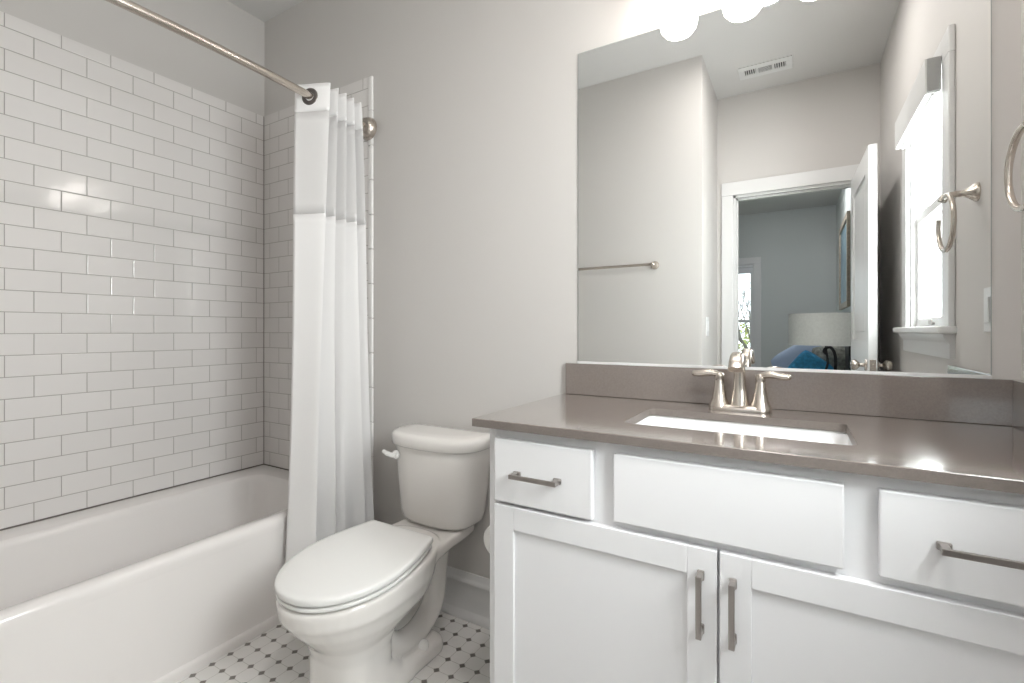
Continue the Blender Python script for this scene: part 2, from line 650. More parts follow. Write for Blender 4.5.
lower = sash(XR + 0.018, XR + 0.045, WZ0 + 0.012, zmid)
upper = sash(XR + 0.052, XR + 0.079, zmid - 0.038, WZ1 - 0.012)
bm = bmesh.new()
box(bm, XR + 0.008, XR + 0.018, -0.965, -0.915, WZ0 + 0.022, WZ0 + 0.030, bev=0.002)
box(bm, XR + 0.006, XR + 0.011, -0.965, -0.915, WZ0 + 0.022, WZ0 + 0.040, bev=0.002)
struct('sash_lift', bm, PULLM, lower)

# roller shade cassette on the window head
vt = thing('window_shade', 'white boxed window shade cassette with grey end cap, rolled up at the window head', 'window shade', (2.88, -0.92, 1.955))
obj('cassette', B(2.858, 2.9015, -1.235, -0.632, 1.957, 2.080, bev=0.003), TRIM, vt)
tag(obj('end_cap', B(2.8625, 2.9005, -0.632, -0.626, 1.961, 2.077, bev=0.002), VALM, vt), 'grey end cap')
obj('end_cap', B(2.8625, 2.9005, -1.241, -1.235, 1.961, 2.077, bev=0.002), VALM, vt)
bm = bmesh.new()
tube(bm, [(2.883, -1.225, 1.957), (2.883, -0.642, 1.957)], 0.006, 8)
obj('bottom_rail', bm, TRIM, vt, smooth=40)

# ---------------------------------------------------------------- door and doorway
dc = bmesh.new()
casing_boxes(dc, 'y', YD, 1, DX0, DX1, 0, DZ, 0.076, 0.018, head=0.095)
box(dc, DX0, DX0 + 0.016, YD - T, YD, 0, DZ)
box(dc, DX1 - 0.016, DX1, YD - T, YD, 0, DZ)
box(dc, DX0, DX1, YD - T, YD, DZ - 0.016, DZ)
box(dc, DX0 + 0.016, DX0 + 0.027, YD - 0.075, YD - 0.04, 0, DZ - 0.016)
box(dc, DX0 + 0.016, DX1 - 0.016, YD - 0.075, YD - 0.04, DZ - 0.027, DZ - 0.016)
casing_boxes(dc, 'y', YD - T, -1, DX0, DX1, 0, DZ, 0.076, 0.018, head=0.095)
struct('trim_1', dc, TRIM)

d1 = thing('door_1', 'white panelled door standing open beside the bathroom window, knob near its free edge', 'door', (0, 0, 0))
d1['kind'] = 'structure'
DW, DTH, DH = 0.712, 0.038, 2.060
hinge = Vector((2.805, YD + 0.026, 0.012))


def door_box(bm, u0, u1, t0, t1, z0, z1, **k):
    box(bm, u0, u1, t0, t1, z0, z1, **k)


def place_door(bm):
    """door built along +u from the hinge with thickness t, then swung open into the room"""
    ang = math.radians(88.7)
    M = Matrix.Translation(hinge) @ Matrix.Rotation(ang, 4, 'Z')
    bmesh.ops.transform(bm, matrix=M, verts=bm.verts[:])
    return bm


bm = bmesh.new()
st = 0.11
rails = [(0.0, 0.22), (0.93, 1.07), (DH - 0.12, DH)]
box(bm, 0, st, 0, DTH, 0, DH, bev=0.002)
box(bm, DW - st, DW, 0, DTH, 0, DH, bev=0.002)
for z0, z1 in rails:
    box(bm, st, DW - st, 0, DTH, z0, z1, bev=0.002)
struct('stile_and_rail_frame', place_door(bm), TRIM, d1)
for z0, z1 in ((0.22, 0.93), (1.07, DH - 0.12)):
    bm = bmesh.new()
    box(bm, st, DW - st, 0.010, DTH - 0.010, z0, z1)
    box(bm, st + 0.045, DW - st - 0.045, 0.004, DTH - 0.004, z0 + 0.045, z1 - 0.045, bev=0.005)
    struct('door_panel', place_door(bm), TRIM, d1)
for sg, y0 in ((1, DTH), (-1, 0.0)):
    bm = bmesh.new()
    prof = [(0.030, 0), (0.030, 0.004), (0.026, 0.009), (0.011, 0.012), (0.010, 0.028), (0.017, 0.033), (0.026, 0.042),
            (0.028, 0.052), (0.024, 0.062), (0.012, 0.067), (0.002, 0.068)]
    lathe(bm, (DW - 0.06, y0, 0.945), [(r, sg * h) for r, h in prof], 'y', 24)
    struct('door_handle', place_door(bm), NICKEL, d1, smooth=40)
bm = bmesh.new()
box(bm, DW - 0.001, DW + 0.0015, 0.006, DTH - 0.006, 0.915, 0.975, bev=0.001)
box(bm, DW, DW + 0.009, 0.013, DTH - 0.013, 0.935, 0.955, bev=0.002)
struct('latch_plate', place_door(bm), NICKEL, d1)
for z in (0.2, 1.02, 1.85):
    bm = bmesh.new()
    tube(bm, [(-0.006, -0.004, z - 0.045), (-0.006, -0.004, z + 0.045)], 0.006, 10)
    struct('door_hinge', place_door(bm), NICKEL, d1, smooth=40)

# ---------------------------------------------------------------- bathtub
tub = thing('bathtub', 'white alcove bathtub with plain apron below the subway tile', 'bathtub', (0.38, -0.77, 0))
TX0, TX1, TY0, TY1, TZ = 0.0012, 0.764, YW + 0.0012, -0.0012, 0.413


def ringlist(spec):
    return [rrect(x0, x1, y0, y1, z, r, 8) for x0, x1, y0, y1, z, r in spec]


bm = bmesh.new()
# deck and basin; section runs from the outer front lip over the deck and down inside
spec = [
    (TX0, TX1 - 0.014, TY0, TY1, TZ - 0.050, 0.004),
    (TX0, TX1 - 0.012, TY0, TY1, TZ - 0.030, 0.004),
    (TX0, TX1 - 0.013, TY0, TY1, TZ - 0.018, 0.005),
    (TX0, TX1 - 0.017, TY0, TY1, TZ - 0.009, 0.006),
    (TX0, TX1 - 0.024, TY0, TY1, TZ - 0.003, 0.008),
    (TX0, TX1 - 0.032, TY0, TY1, TZ, 0.010),
    (0.125, 0.706, -1.44, -0.105, TZ, 0.075),
    (0.131, 0.701, -1.434, -0.111, TZ - 0.003, 0.075),
    (0.138, 0.695, -1.427, -0.118, TZ - 0.012, 0.075),
    (0.143, 0.690, -1.42, -0.124, TZ - 0.03, 0.078),
    (0.165, 0.672, -1.36, -0.150, 0.22, 0.09),
    (0.180, 0.660, -1.31, -0.165, 0.12, 0.10),
    (0.200, 0.640, -1.27, -0.185, 0.085, 0.11),
    (0.250, 0.590, -1.20, -0.240, 0.070, 0.10),
]
loft(bm, ringlist(spec), cap0=False, cap1=True)
obj('basin', bm, TUBM, tub, smooth=50)
APX = [(0.0, 0.0), (0.754, 0.0), (0.754, 0.026), (0.750, 0.034), (0.744, 0.037), (0.742, 0.046), (0.750, 0.3635), (0.72, 0.3635), (0.70, 0.3635), (0.70, 0.3635), (0.70, 0.06), (0.0, 0.06)]
bm = bmesh.new()
ra = [Vector((max(x, 0.66), TY0, z)) for x, z in APX[1:9]] + [Vector((0.70, TY0, 0.0))]
rb = [Vector((v.x, TY1, v.z)) for v in ra]
loft(bm, [ra, rb])
obj('apron', bm, TUBM, tub, smooth=50)
bm = bmesh.new()
lathe(bm, (0.42, -0.36, 0.0705), [(0.032, 0), (0.032, 0.002), (0.026, 0.004), (0.004, 0.005)], 'z', 24)
obj('drain', bm, NICKEL, tub, smooth=40)

# ---------------------------------------------------------------- shower curtain and rod
ZR = 2.044
def rodx(y):
    return 0.811 + 0.053 * math.sin(math.pi * min(1, max(0, -y / 1.545)))


rod = thing('shower_curtain_rod', 'brushed nickel shower curtain rod spanning the tub alcove', 'curtain rod', (0.84, -0.77, ZR))
bm = bmesh.new()
rp = [(rodx(y), y, ZR + 0.003) for y in (-0.012, -0.10, -0.30, -0.55, -0.78, -1.0, -1.25, -1.44, YW + 0.012)]
tube(bm, spline(rp, 5), 0.0145, 16)
obj('tube', bm, NICKEL, rod, smooth=50)
for y, sg in ((-0.0125, -1), (YW + 0.0125, 1)):
    bm = bmesh.new()
    lathe(bm, (0.811, y, ZR), [(0.050, 0), (0.050, sg * 0.008), (0.047, sg * 0.020), (0.040, sg * 0.032), (0.029, sg * 0.040), (0.018, sg * 0.044), (0.0165, sg * 0.052), (0.010, sg * 0.052)], 'y', 32)
    obj('wall_flange', bm, NICKEL, rod, smooth=45)

cur = thing('shower_curtain', 'white hookless shower curtain with sheer upper window bunched beside the toilet', 'curtain', (0.84, -0.24, 0.15))


NPAN = 10          # accordion panels
SUB = 10


def curtain_pt(s, h):
    """s runs 0..1 across the stacked panels from the free edge to the wall; h is 0 at the top and 1 at the hem"""
    k = s * NPAN
    # depth along the rod
    y_top = -0.368 + 0.060 * min(1.0, k) + 0.0216 * max(0.0, k - 1.0)
    y_bot = -0.408 + 0.378 * s
    g = h ** 0.8
    y = y_top * (1 - g) + y_bot * g
    ph = (k + 0.0) * math.pi
    tri = math.cos(ph)
    sharp = 0.62
    w = sharp * (2 / math.pi) * math.asin(max(-1, min(1, math.cos(ph)))) + (1 - sharp) * tri
    amp_t = 0.068 - 0.008 * s
    amp_b = 0.062 - 0.006 * math.sin(5.1 * k)
    amp = amp_t * (1 - g) + amp_b * g
    xc = (rodx(y_top) + 0.010) * (1 - g) + (0.850 + 0.004 * math.sin(2.3 * k)) * g
    x = xc - w * amp
    # soft waviness growing downwards
    x += g * 0.010 * math.sin(3.1 * k + 4 * h) 
    y += g * 0.012 * math.sin(1.7 * k + 3.0 * h)
    z = 2.095 + (0.205 - 2.095) * h
    return Vector((max(0.772, x) if z < 0.45 else x, y, z))


def curtain_band(h0, h1, nh):
    bm = bmesh.new()
    rows = []
    ns = NPAN * SUB
    for i in range(nh + 1):
        h = h0 + (h1 - h0) * i / nh
        rows.append([bm.verts.new(curtain_pt(j / ns, h)) for j in range(ns + 1)])
    for a, b in zip(rows, rows[1:]):
        for j in range(ns):
            bm.faces.new((a[j], a[j + 1], b[j + 1], b[j]))
    return bm


def add_solid(o, th):
    md = o.modifiers.new('thickness', 'SOLIDIFY')
    md.thickness = th
    md.offset = 0
    return o


def hz(z):
    return (2.095 - z) / (2.095 - 0.205)


add_solid(obj('header_band', curtain_band(0.0, hz(1.985), 6), CLOTH, cur, smooth=60), 0.0016)
tag(add_solid(obj('sheer_panel', curtain_band(hz(1.985), hz(1.585), 10), SHEER, cur, smooth=60), 0.0006), 'sheer voile window')
add_solid(obj('lower_panel', curtain_band(hz(1.585), 1.0, 44), CLOTH, cur, smooth=60), 0.0012)
# stitched band edges
bm = bmesh.new()
gy = -0.344
gx = rodx(gy)
lathe(bm, (0, 0, 0), [(0.0175, -0.004), (0.031, -0.004), (0.034, -0.001), (0.034, 0.003), (0.030, 0.006), (0.0165, 0.006), (0.0155, 0.001), (0.0165, -0.004)], 'y', 28, cap=False)
bmesh.ops.transform(bm, matrix=Matrix.Translation((gx, gy, ZR)) @ Matrix.Rotation(math.radians(22), 4, 'Z'), verts=bm.verts[:])
tag(obj('grommet_ring', bm, RINGM, cur, smooth=50), 'metal split ring around the rod')

# ---------------------------------------------------------------- toilet
TC = 1.287
toi = thing('toilet', 'white two-piece toilet with closed lid between the tub and the vanity', 'toilet', (TC, -0.40, 0))


def egg(z, yf, yb, hw, n=40, pf=2.0, pb=2.6, wy=0.58, zs=0.0):
    """egg outline in plan: pointed-round front at yf, blunter back at yb"""
    ym = yf + (yb - yf) * wy * 0.72
    pts = []
    for k in range(n):
        t = 2 * math.pi * k / n
        c, s = math.cos(t), math.sin(t)
        p = pb if s > 0 else pf
        x = hw * math.copysign(abs(c) ** (2 / p), c)
        y = ym + (yb - ym if s > 0 else ym - yf) * math.copysign(abs(s) ** (2 / p), s)
        pts.append(Vector((TC + x, y, z + zs * (y + 0.72))))
    return pts


bm = bmesh.new()
SL = 0.07
loft(bm, [
    egg(0.000, -0.645, -0.22, 0.120, pf=2.6),
    egg(0.015, -0.648, -0.22, 0.122, pf=2.6),
    egg(0.030, -0.642, -0.22, 0.118, pf=2.6),
    egg(0.050, -0.636, -0.36, 0.115, pf=2.6, pb=3.2),
    egg(0.100, -0.632, -0.42, 0.113, pf=2.5, pb=3.2),
    egg(0.165, -0.634, -0.42, 0.112, pf=2.4, pb=3.2),
    egg(0.210, -0.650, -0.38, 0.122, pf=2.3),
    egg(0.245, -0.680, -0.31, 0.146, pf=2.2),
    egg(0.280, -0.710, -0.24, 0.168, pf=2.1),
    egg(0.310, -0.731, -0.22, 0.178, zs=0.02),
    egg(0.322, -0.740, -0.22, 0.184, zs=0.03),
    egg(0.365, -0.746, -0.20, 0.186, zs=SL),
    egg(0.374, -0.740, -0.20, 0.181, zs=SL),
])
# shelf that carries the tank
rings = []
for y, hb, ht, z0, z1 in ((-0.36, 0.120, 0.160, 0.29, 0.392), (-0.28, 0.085, 0.148, 0.30, 0.396), (-0.20, 0.070, 0.138, 0.315, 0.400), (-0.09, 0.080, 0.134, 0.340, 0.402), (-0.035, 0.075, 0.125, 0.352, 0.402)):
    rings.append([Vector((TC - hb, y, z0)), Vector((TC + hb, y, z0)), Vector((TC + ht, y, z1 - 0.035)), Vector((TC + ht, y, z1)), Vector((TC - ht, y, z1)), Vector((TC - ht, y, z1 - 0.035))])
loft(bm, rings)
# trapway bulge and rear foot
for sx in (-1, 1):
    tube(bm, spline([(TC + sx * 0.040, -0.48, 0.20), (TC + sx * 0.046, -0.42, 0.125), (TC + sx * 0.044, -0.35, 0.085), (TC + sx * 0.040, -0.26, 0.085), (TC + sx * 0.040, -0.185, 0.14), (TC + sx * 0.040, -0.165, 0.24), (TC + sx * 0.042, -0.15, 0.36)], 6), 0.040, 16)
loft(bm, [rrect(TC - 0.112, TC + 0.112, -0.44, -0.185, 0.0, 0.05), rrect(TC - 0.114, TC + 0.114, -0.44, -0.18, 0.012, 0.05),
          rrect(TC - 0.110, TC + 0.110, -0.44, -0.185, 0.040, 0.05), rrect(TC - 0.098, TC + 0.098, -0.43, -0.20, 0.052, 0.05)])
bowl = obj('bowl', bm, PORC, toi, smooth=70)
rm = bowl.modifiers.new('weld', 'REMESH')
rm.mode = 'VOXEL'
rm.voxel_size = 0.0055
rm.use_smooth_shade = True
sm = bowl.modifiers.new('soften', 'SMOOTH')
sm.factor = 0.5
sm.iterations = 9
for sx in (-1, 1):
    bm = bmesh.new()
    lathe(bm, (TC + sx * 0.086, -0.290, 0.048), [(0.019, 0), (0.019, 0.008), (0.0175, 0.017), (0.012, 0.024), (0.003, 0.0265)], 'z', 20)
    obj('bolt_cap', bm, SEATM, toi, smooth=45)


def seat_ring(z, i, yf=-0.745, yb=-0.300, hw=0.189, rear=0.146, n=26):
    """elongated seat outline: straight hinge edge with tight corners, widest past the middle, rounded tip"""
    yf, yb, hw, rear = yf + i, yb - i, hw - i, rear - i
    ym = yb + (yf - yb) * 0.50
    half = [(rear - 0.012, yb), (rear - 0.004, yb - 0.004), (rear, yb - 0.012)]
    for k in range(1, n):                      # flank from the corner to the widest place
        t = k / n
        y = yb - 0.012 + (ym - yb + 0.012) * t
        half.append((rear + (hw - rear) * math.sin(math.pi / 2 * t) ** 1.0, y))
    for k in range(n + 1):                     # round tip
        a = math.pi / 2 * k / n
        half.append((hw * math.cos(a) ** 0.94 if k < n else 0.0, ym + (yf - ym) * math.sin(a)))
    pts = [Vector((TC + x, y, z + SL * (y + 0.72))) for x, y in half]
    pts += [Vector((TC - x, y, z + SL * (y + 0.72))) for x, y in half[-2::-1]]
    return pts


bm = bmesh.new()
o_ = dict(yf=-0.742, yb=-0.304, hw=0.187, rear=0.144)
loft(bm, [seat_ring(0.3812, 0.003, **o_), seat_ring(0.3818, 0.001, **o_), seat_ring(0.3835, 0, **o_), seat_ring(0.3900, 0, **o_), seat_ring(0.3914, 0.001, **o_), seat_ring(0.3920, 0.003, **o_)])
obj('seat', bm, SEATM, toi, smooth=50)
bm = bmesh.new()
loft(bm, [seat_ring(0.3982, 0.003), seat_ring(0.3988, 0.001), seat_ring(0.4005, 0.0), seat_ring(0.4120, 0.0), seat_ring(0.4155, 0.002), seat_ring(0.4178, 0.007), seat_ring(0.4190, 0.02), seat_ring(0.4200, 0.06)])
obj('lid', bm, SEATM, toi, smooth=50)
for sx in (-1, 1):
    bm = bmesh.new()
    box(bm, TC + sx * 0.075 - 0.022, TC + sx * 0.075 + 0.022, -0.298, -0.274, 0.400, 0.430, bev=0.006, seg=3)
    obj('seat_hinge', bm, SEATM, toi, smooth=50)


def tank_ring(z, hw, yb, yf, bow, r, n=10, i=0.0):
    """tank outline: flat back, bowed front, rounded corners"""
    pts = [Vector((TC + hw, yb - 0.013, z)), Vector((TC + hw - 0.004, yb - 0.004, z)), Vector((TC + hw - 0.013, yb, z)),
           Vector((TC - hw + 0.013, yb, z)), Vector((TC - hw + 0.004, yb - 0.004, z)), Vector((TC - hw, yb - 0.013, z))]
    m = 28
    ys = yb - 0.03
    for k in range(m + 1):                     # front left corner, bowed front, front right corner
        t = math.pi * k / m
        c, s = -math.cos(t), math.sin(t)
        p = 4.2
        x = hw * math.copysign(abs(c) ** (2 / p), c)
        y = ys + (yf - ys) * abs(s) ** (2 / p)
        y += bow * (x / hw) ** 2 * min(1.0, abs(s) ** (2 / p))
        pts.append(Vector((TC + x, y, z)))
    return pts


bm = bmesh.new()
loft(bm, [
    tank_ring(0.403, 0.130, -0.045, -0.165, 0.02, 0.05),
    tank_ring(0.408, 0.150, -0.035, -0.178, 0.02, 0.05),
    tank_ring(0.420, 0.163, -0.030, -0.186, 0.022, 0.05),
    tank_ring(0.450, 0.171, -0.027, -0.191, 0.024, 0.05),
    tank_ring(0.560, 0.184, -0.022, -0.198, 0.026, 0.05),
    tank_ring(0.694, 0.196, -0.018, -0.204, 0.028, 0.05),
])
obj('tank', bm, PORC, toi, smooth=50)
bm = bmesh.new()
a = dict(bow=0.030, r=0.05)
loft(bm, [
    tank_ring(0.6965, 0.203, -0.012, -0.214, **a),
    tank_ring(0.701, 0.208, -0.010, -0.219, **a),
    tank_ring(0.727, 0.209, -0.010, -0.220, **a),
    tank_ring(0.737, 0.206, -0.012, -0.217, **a),
    tank_ring(0.744, 0.198, -0.018, -0.209, **a),
    tank_ring(0.747, 0.184, -0.030, -0.195, **a),
    tank_ring(0.748, 0.140, -0.060, -0.150, **a),
])
obj('tank_lid', bm, PORC, toi, smooth=50)
bm = bmesh.new()
lathe(bm, (TC - 0.135, -0.1905, 0.659), [(0.017, 0), (0.017, -0.006), (0.013, -0.012), (0.009, -0.020)], 'y', 20)
tube(bm, spline([(TC - 0.122, -0.206, 0.658), (TC - 0.142, -0.211, 0.660), (TC - 0.162, -0.213, 0.664), (TC - 0.184, -0.211, 0.670)], 5),
     [0.0125] * 6 + [0.0115] * 5 + [0.0095] * 4 + [0.006], 14, flat=0.8)
obj('flush_lever', bm, SEATM, toi, smooth=50)

# ---------------------------------------------------------------- toilet paper
tp = thing('toilet_paper_holder', 'small nickel toilet paper holder on the side of the vanity', 'paper holder', (1.79, -0.37, 0.53))
bm = bmesh.new()
lathe(bm, (1.8065, -0.300, 0.5465), [(0.022, 0), (0.022, -0.005), (0.012, -0.012), (0.009, -0.020)], 'x', 20)
tube(bm, spline([(1.797, -0.300, 0.5465), (1.768, -0.300, 0.5465), (1.750, -0.306, 0.5465), (1.7445, -0.322, 0.5465), (1.7445, -0.408, 0.5465)], 6), 0.0075, 12)
obj('arm', bm, NICKEL, tp, smooth=50)
bm = bmesh.new()
n = 40
cy0, cy1 = -0.402, -0.328
ctr = Vector((1.7445, 0, 0.535))
prof = [(0.0205, cy0 + 0.001), (0.0225, cy0), (0.0455, cy0), (0.047, cy0 + 0.0015), (0.047, cy1 - 0.0015), (0.0455, cy1), (0.0225, cy1), (0.0205, cy1 - 0.001)]
lathe(bm, ctr, prof + [prof[0]], 'y', n, cap=False)
tr = obj('toilet_paper_roll', bm, PAPER, None, smooth=45)
tag(tr, 'white toilet paper roll peeking out behind the vanity side', 'toilet paper')
bm = bmesh.new()
lathe(bm, ctr, [(0.0190, cy0 + 0.0005), (0.0203, cy0 + 0.0005), (0.0203, cy1 - 0.0005), (0.0190, cy1 - 0.0005), (0.0190, cy0 + 0.0005)], 'y', 30, cap=False)
tag(obj('cardboard_core', bm, CARD, tr, smooth=45), 'brown cardboard core')

# ---------------------------------------------------------------- vanity
VX0, VX1 = 1.807, 2.866
VF = -0.535                         # face frame
VD = -0.555                         # door and drawer faces
van = thing('vanity_cabinet', 'white shaker vanity cabinet under the taupe countertop', 'cabinet', (2.344, -0.28, 0))
bm = bmesh.new()
box(bm, VX0, VX0 + 0.018, VF, -0.002, 0.0, 0.893, bev=0.001)       # sides reach the floor
box(bm, VX1 - 0.018, VX1, VF, -0.002, 0.0, 0.893, bev=0.001)
box(bm, VX0 + 0.018, VX1 - 0.018, -0.012, -0.002, 0.10, 0.893)     # back
box(bm, VX0 + 0.018, VX1 - 0.018, VF + 0.02, -0.012, 0.10, 0.118)  # bottom
box(bm, VX0 + 0.018, VX1 - 0.018, VF + 0.075, VF + 0.09, 0.0, 0.10)  # toe kick
obj('carcass', bm, CAB, van)
bm = bmesh.new()
for x0, x1 in ((VX0 + 0.0185, VX0 + 0.045), (VX1 - 0.045, VX1 - 0.0185)):
    box(bm, x0, x1, VF, VF + 0.019, 0.10, 0.893)
box(bm, VX0 + 0.045, VX1 - 0.045, VF, VF + 0.019, 0.855, 0.893)
box(bm, VX0 + 0.045, VX1 - 0.045, VF, VF + 0.019, 0.695, 0.745)
box(bm, VX0 + 0.045, VX1 - 0.045, VF, VF + 0.019, 0.10, 0.14)
box(bm, 2.086, 2.136, VF, VF + 0.019, 0.745, 0.855)
box(bm, 2.545, 2.595, VF, VF + 0.019, 0.745, 0.855)
box(bm, 2.318, 2.370, VF, VF + 0.019, 0.14, 0.695)
obj('face_frame', bm, CAB, van)
obj('filler_strip', B(VX1 + 0.0005, XR - 0.001, VF, VF + 0.019, 0.10, 0.893, bev=0.001), CAB, van)


def slab_front(name, x0, x1, z0, z1):
    return obj(name, B(x0, x1, VD, VF - 0.0005, z0, z1, bev=0.003, seg=2), CAB, van)


def shaker(x0, x1, z0, z1, w=0.055):
    bm = bmesh.new()
    y0, y1 = VD, VF - 0.0005
    box(bm, x0, x0 + w, y0, y1, z0, z1, bev=0.0015)
    box(bm, x1 - w, x1, y0, y1, z0, z1, bev=0.0015)
    box(bm, x0 + w, x1 - w, y0, y1, z0, z0 + w, bev=0.0015)
    box(bm, x0 + w, x1 - w, y0, y1, z1 - w, z1, bev=0.0015)
    d = obj('door', bm, CAB, van)
    p = bmesh.new()
    box(p, x0 + w - 0.002, x1 - w + 0.002, y0 + 0.0075, y1 - 0.002, z0 + w - 0.002, z1 - w + 0.002)
    obj('recessed_panel', p, CAB, d)
    return d


def pull(parent, c, half, vertical):
    """flat bar pull on two angled feet"""
    bm = bmesh.new()
    cx, cz = c
    y0 = VD
    bw, bt, off = 0.0055, 0.0055, 0.026

    def add(u0, u1, ya, yb, w, bev=0.0015):
        if vertical:
            box(bm, cx - w, cx + w, ya, yb, cz + u0, cz + u1, bev=bev)
        else:
            box(bm, cx + u0, cx + u1, ya, yb, cz - w, cz + w, bev=bev)
    add(-half, half, y0 - off - bt, y0 - off, bw)
    for s in (-1, 1):
        a, b = sorted((s * (half - 0.001), s * (half - 0.013)))
        add(a, b, y0 - off - 0.001, y0 - 0.0005, bw)
        a, b = sorted((s * (half + 0.0015), s * (half - 0.018)))
        add(a, b, y0 - 0.0075, y0 - 0.0002, bw + 0.0012, bev=0.0025)
    return obj('handle', bm, PULLM, parent)


dr_l = slab_front('drawer', 1.833, 2.088, 0.716, 0.870)
pull(dr_l, (1.953, 0.791), 0.061, False)
fp = slab_front('false_drawer_front', 2.136, 2.545, 0.724, 0.870)
dr_r = slab_front('drawer', 2.593, 2.855, 0.724, 0.870)
pull(dr_r, (2.7265, 0.796), 0.061, False)
do_l = shaker(1.833, 2.3425, 0.122, 0.708)
pull(do_l, (2.314, 0.606), 0.060, True)
do_r = shaker(2.3475, 2.857, 0.122, 0.708)
pull(do_r, (2.3715, 0.605), 0.060, True)

# countertop with the sink cut out
CX0, CX1, CY0, CY1, CZ0, CZ1 = 1.774, XR - 0.0015, -0.566, -0.0015, 0.8945, 0.9145
SX0, SX1, SY0, SY1 = 2.118, 2.575, -0.432, -0.178
bm = bmesh.new()
n = 6
inner = rrect(SX0, SX1, SY0, SY1, CZ1, 0.018, n)
ninner = len(inner)
outer = []
for p in inner:                      # project the ring outwards on the slab edge
    c = Vector(((SX0 + SX1) / 2, (SY0 + SY1) / 2, CZ1))
    d = p - c
    tx = ((CX1 - c.x) if d.x > 0 else (CX0 - c.x)) / d.x if abs(d.x) > 1e-9 else 1e9
    ty = ((CY1 - c.y) if d.y > 0 else (CY0 - c.y)) / d.y if abs(d.y) > 1e-9 else 1e9
    t = min(tx, ty)
    outer.append(c + d * t)
ch = 0.0015


def corner_fix(o):
    # snap the ring vertices nearest to every slab corner onto that corner
    for X, Y in ((CX0, CY0), (CX0, CY1), (CX1, CY0), (CX1, CY1)):
        k = min(range(len(o)), key=lambda i: (o[i].x - X) ** 2 + (o[i].y - Y) ** 2)
        o[k] = Vector((X, Y, CZ1))
    return o


outer = corner_fix(outer)


def at(ring, z, grow=0.0):
    res = []
    for p in ring:
        x, y = p.x, p.y
        if grow:
            if abs(x - CX0) < 1e-6: x += grow
            if abs(x - CX1) < 1e-6: x -= grow
            if abs(y - CY0) < 1e-6: y += grow
            if abs(y - CY1) < 1e-6: y -= grow
        res.append(Vector((x, y, z)))
    return res


vr = loft(bm, [at(inner, CZ0), at(inner, CZ1), at(outer, CZ1, ch), at(outer, CZ1 - ch), at(outer, CZ0), at(inner, CZ0)], cap0=False, cap1=False)
bmesh.ops.remove_doubles(bm, verts=bm.verts[:], dist=1e-6)
bm.normal_update()
for f in bm.faces:
    if abs(f.normal.z) < 0.3:
        f.material_index = 1
ct = obj('countertop', bm, [QUARTZ, QEDGE])
tag(ct, 'taupe quartz countertop with a rectangular sink cutout on the white vanity', 'countertop')
bs = obj('backsplash', B(1.783, XR - 0.0015, -0.0205, -0.0005, CZ1 + 0.0005, 1.021, bev=0.0012), QUARTZ)
tag(bs, 'long low taupe quartz backsplash below the mirror', 'backsplash')
ss = obj('side_splash', B(XR - 0.0205, XR - 0.0005, -0.5455, -0.0215, CZ1 + 0.0005, 1.021, bev=0.0012), QUARTZ)
tag(ss, 'short taupe quartz side splash on the right wall beside the counter', 'side splash')

# undermount sink
sk = thing('sink', 'white rectangular undermount sink below the nickel faucet', 'sink', (2.3465, -0.305, 0.74))
bm = bmesh.new()
e = 0.006
loft(bm, ringlist([
    (SX0 - 0.025, SX1 + 0.025, SY0 - 0.025, SY1 + 0.025, CZ0 - 0.014, 0.03),
    (SX0 - 0.025, SX1 + 0.025, SY0 - 0.025, SY1 + 0.025, CZ0 - 0.0008, 0.03),
    (SX0 - e, SX1 + e, SY0 - e, SY1 + e, CZ0 - 0.0008, 0.026),
    (SX0 - e + 0.002, SX1 + e - 0.002, SY0 - e + 0.002, SY1 + e - 0.002, CZ0 - 0.004, 0.026),
    (SX0 + 0.006, SX1 - 0.006, SY0 + 0.006, SY1 - 0.006, 0.80, 0.035),
    (SX0 + 0.018, SX1 - 0.018, SY0 + 0.016, SY1 - 0.016, 0.770, 0.045),
    (SX0 + 0.050, SX1 - 0.050, SY0 + 0.045, SY1 - 0.045, 0.757, 0.05),
    (2.3465 - 0.03, 2.3465 + 0.03, -0.335, -0.275, 0.752, 0.029),
]), cap0=False)
sb = obj('basin', bm, SINKM, sk, smooth=50)
add_solid(sb, 0.006).modifiers[0].offset = -1
bm = bmesh.new()
lathe(bm, (2.3465, -0.305, 0.7525), [(0.026, 0), (0.026, 0.002), (0.020, 0.004), (0.018, 0.003), (0.016, 0.006), (0.003, 0.008)], 'z', 28)
obj('drain', bm, NICKEL, sk, smooth=45)

# faucet
FX, FY = 2.340, -0.103
fa = thing('faucet', 'brushed nickel two-handle centerset faucet behind the sink', 'faucet', (FX, FY, CZ1))
bm = bmesh.new()


def stadium(cx, cy, hx, r, z, n=12):
    pts = []
    for k in range(n + 1):
        a = -math.pi / 2 + math.pi * k / n
        pts.append(Vector((cx + hx + r * math.cos(a), cy + r * math.sin(a), z)))
    for k in range(n + 1):
        a = math.pi / 2 + math.pi * k / n
        pts.append(Vector((cx - hx + r * math.cos(a), cy + r * math.sin(a), z)))
    return pts


loft(bm, [stadium(FX, FY, 0.051, 0.0275, CZ1 + 0.0003), stadium(FX, FY, 0.051, 0.0275, CZ1 + 0.008), stadium(FX, FY, 0.050, 0.0250, CZ1 + 0.014), stadium(FX, FY, 0.049, 0.020, CZ1 + 0.0175)])
obj('base_plate', bm, NICKEL, fa, smooth=45)
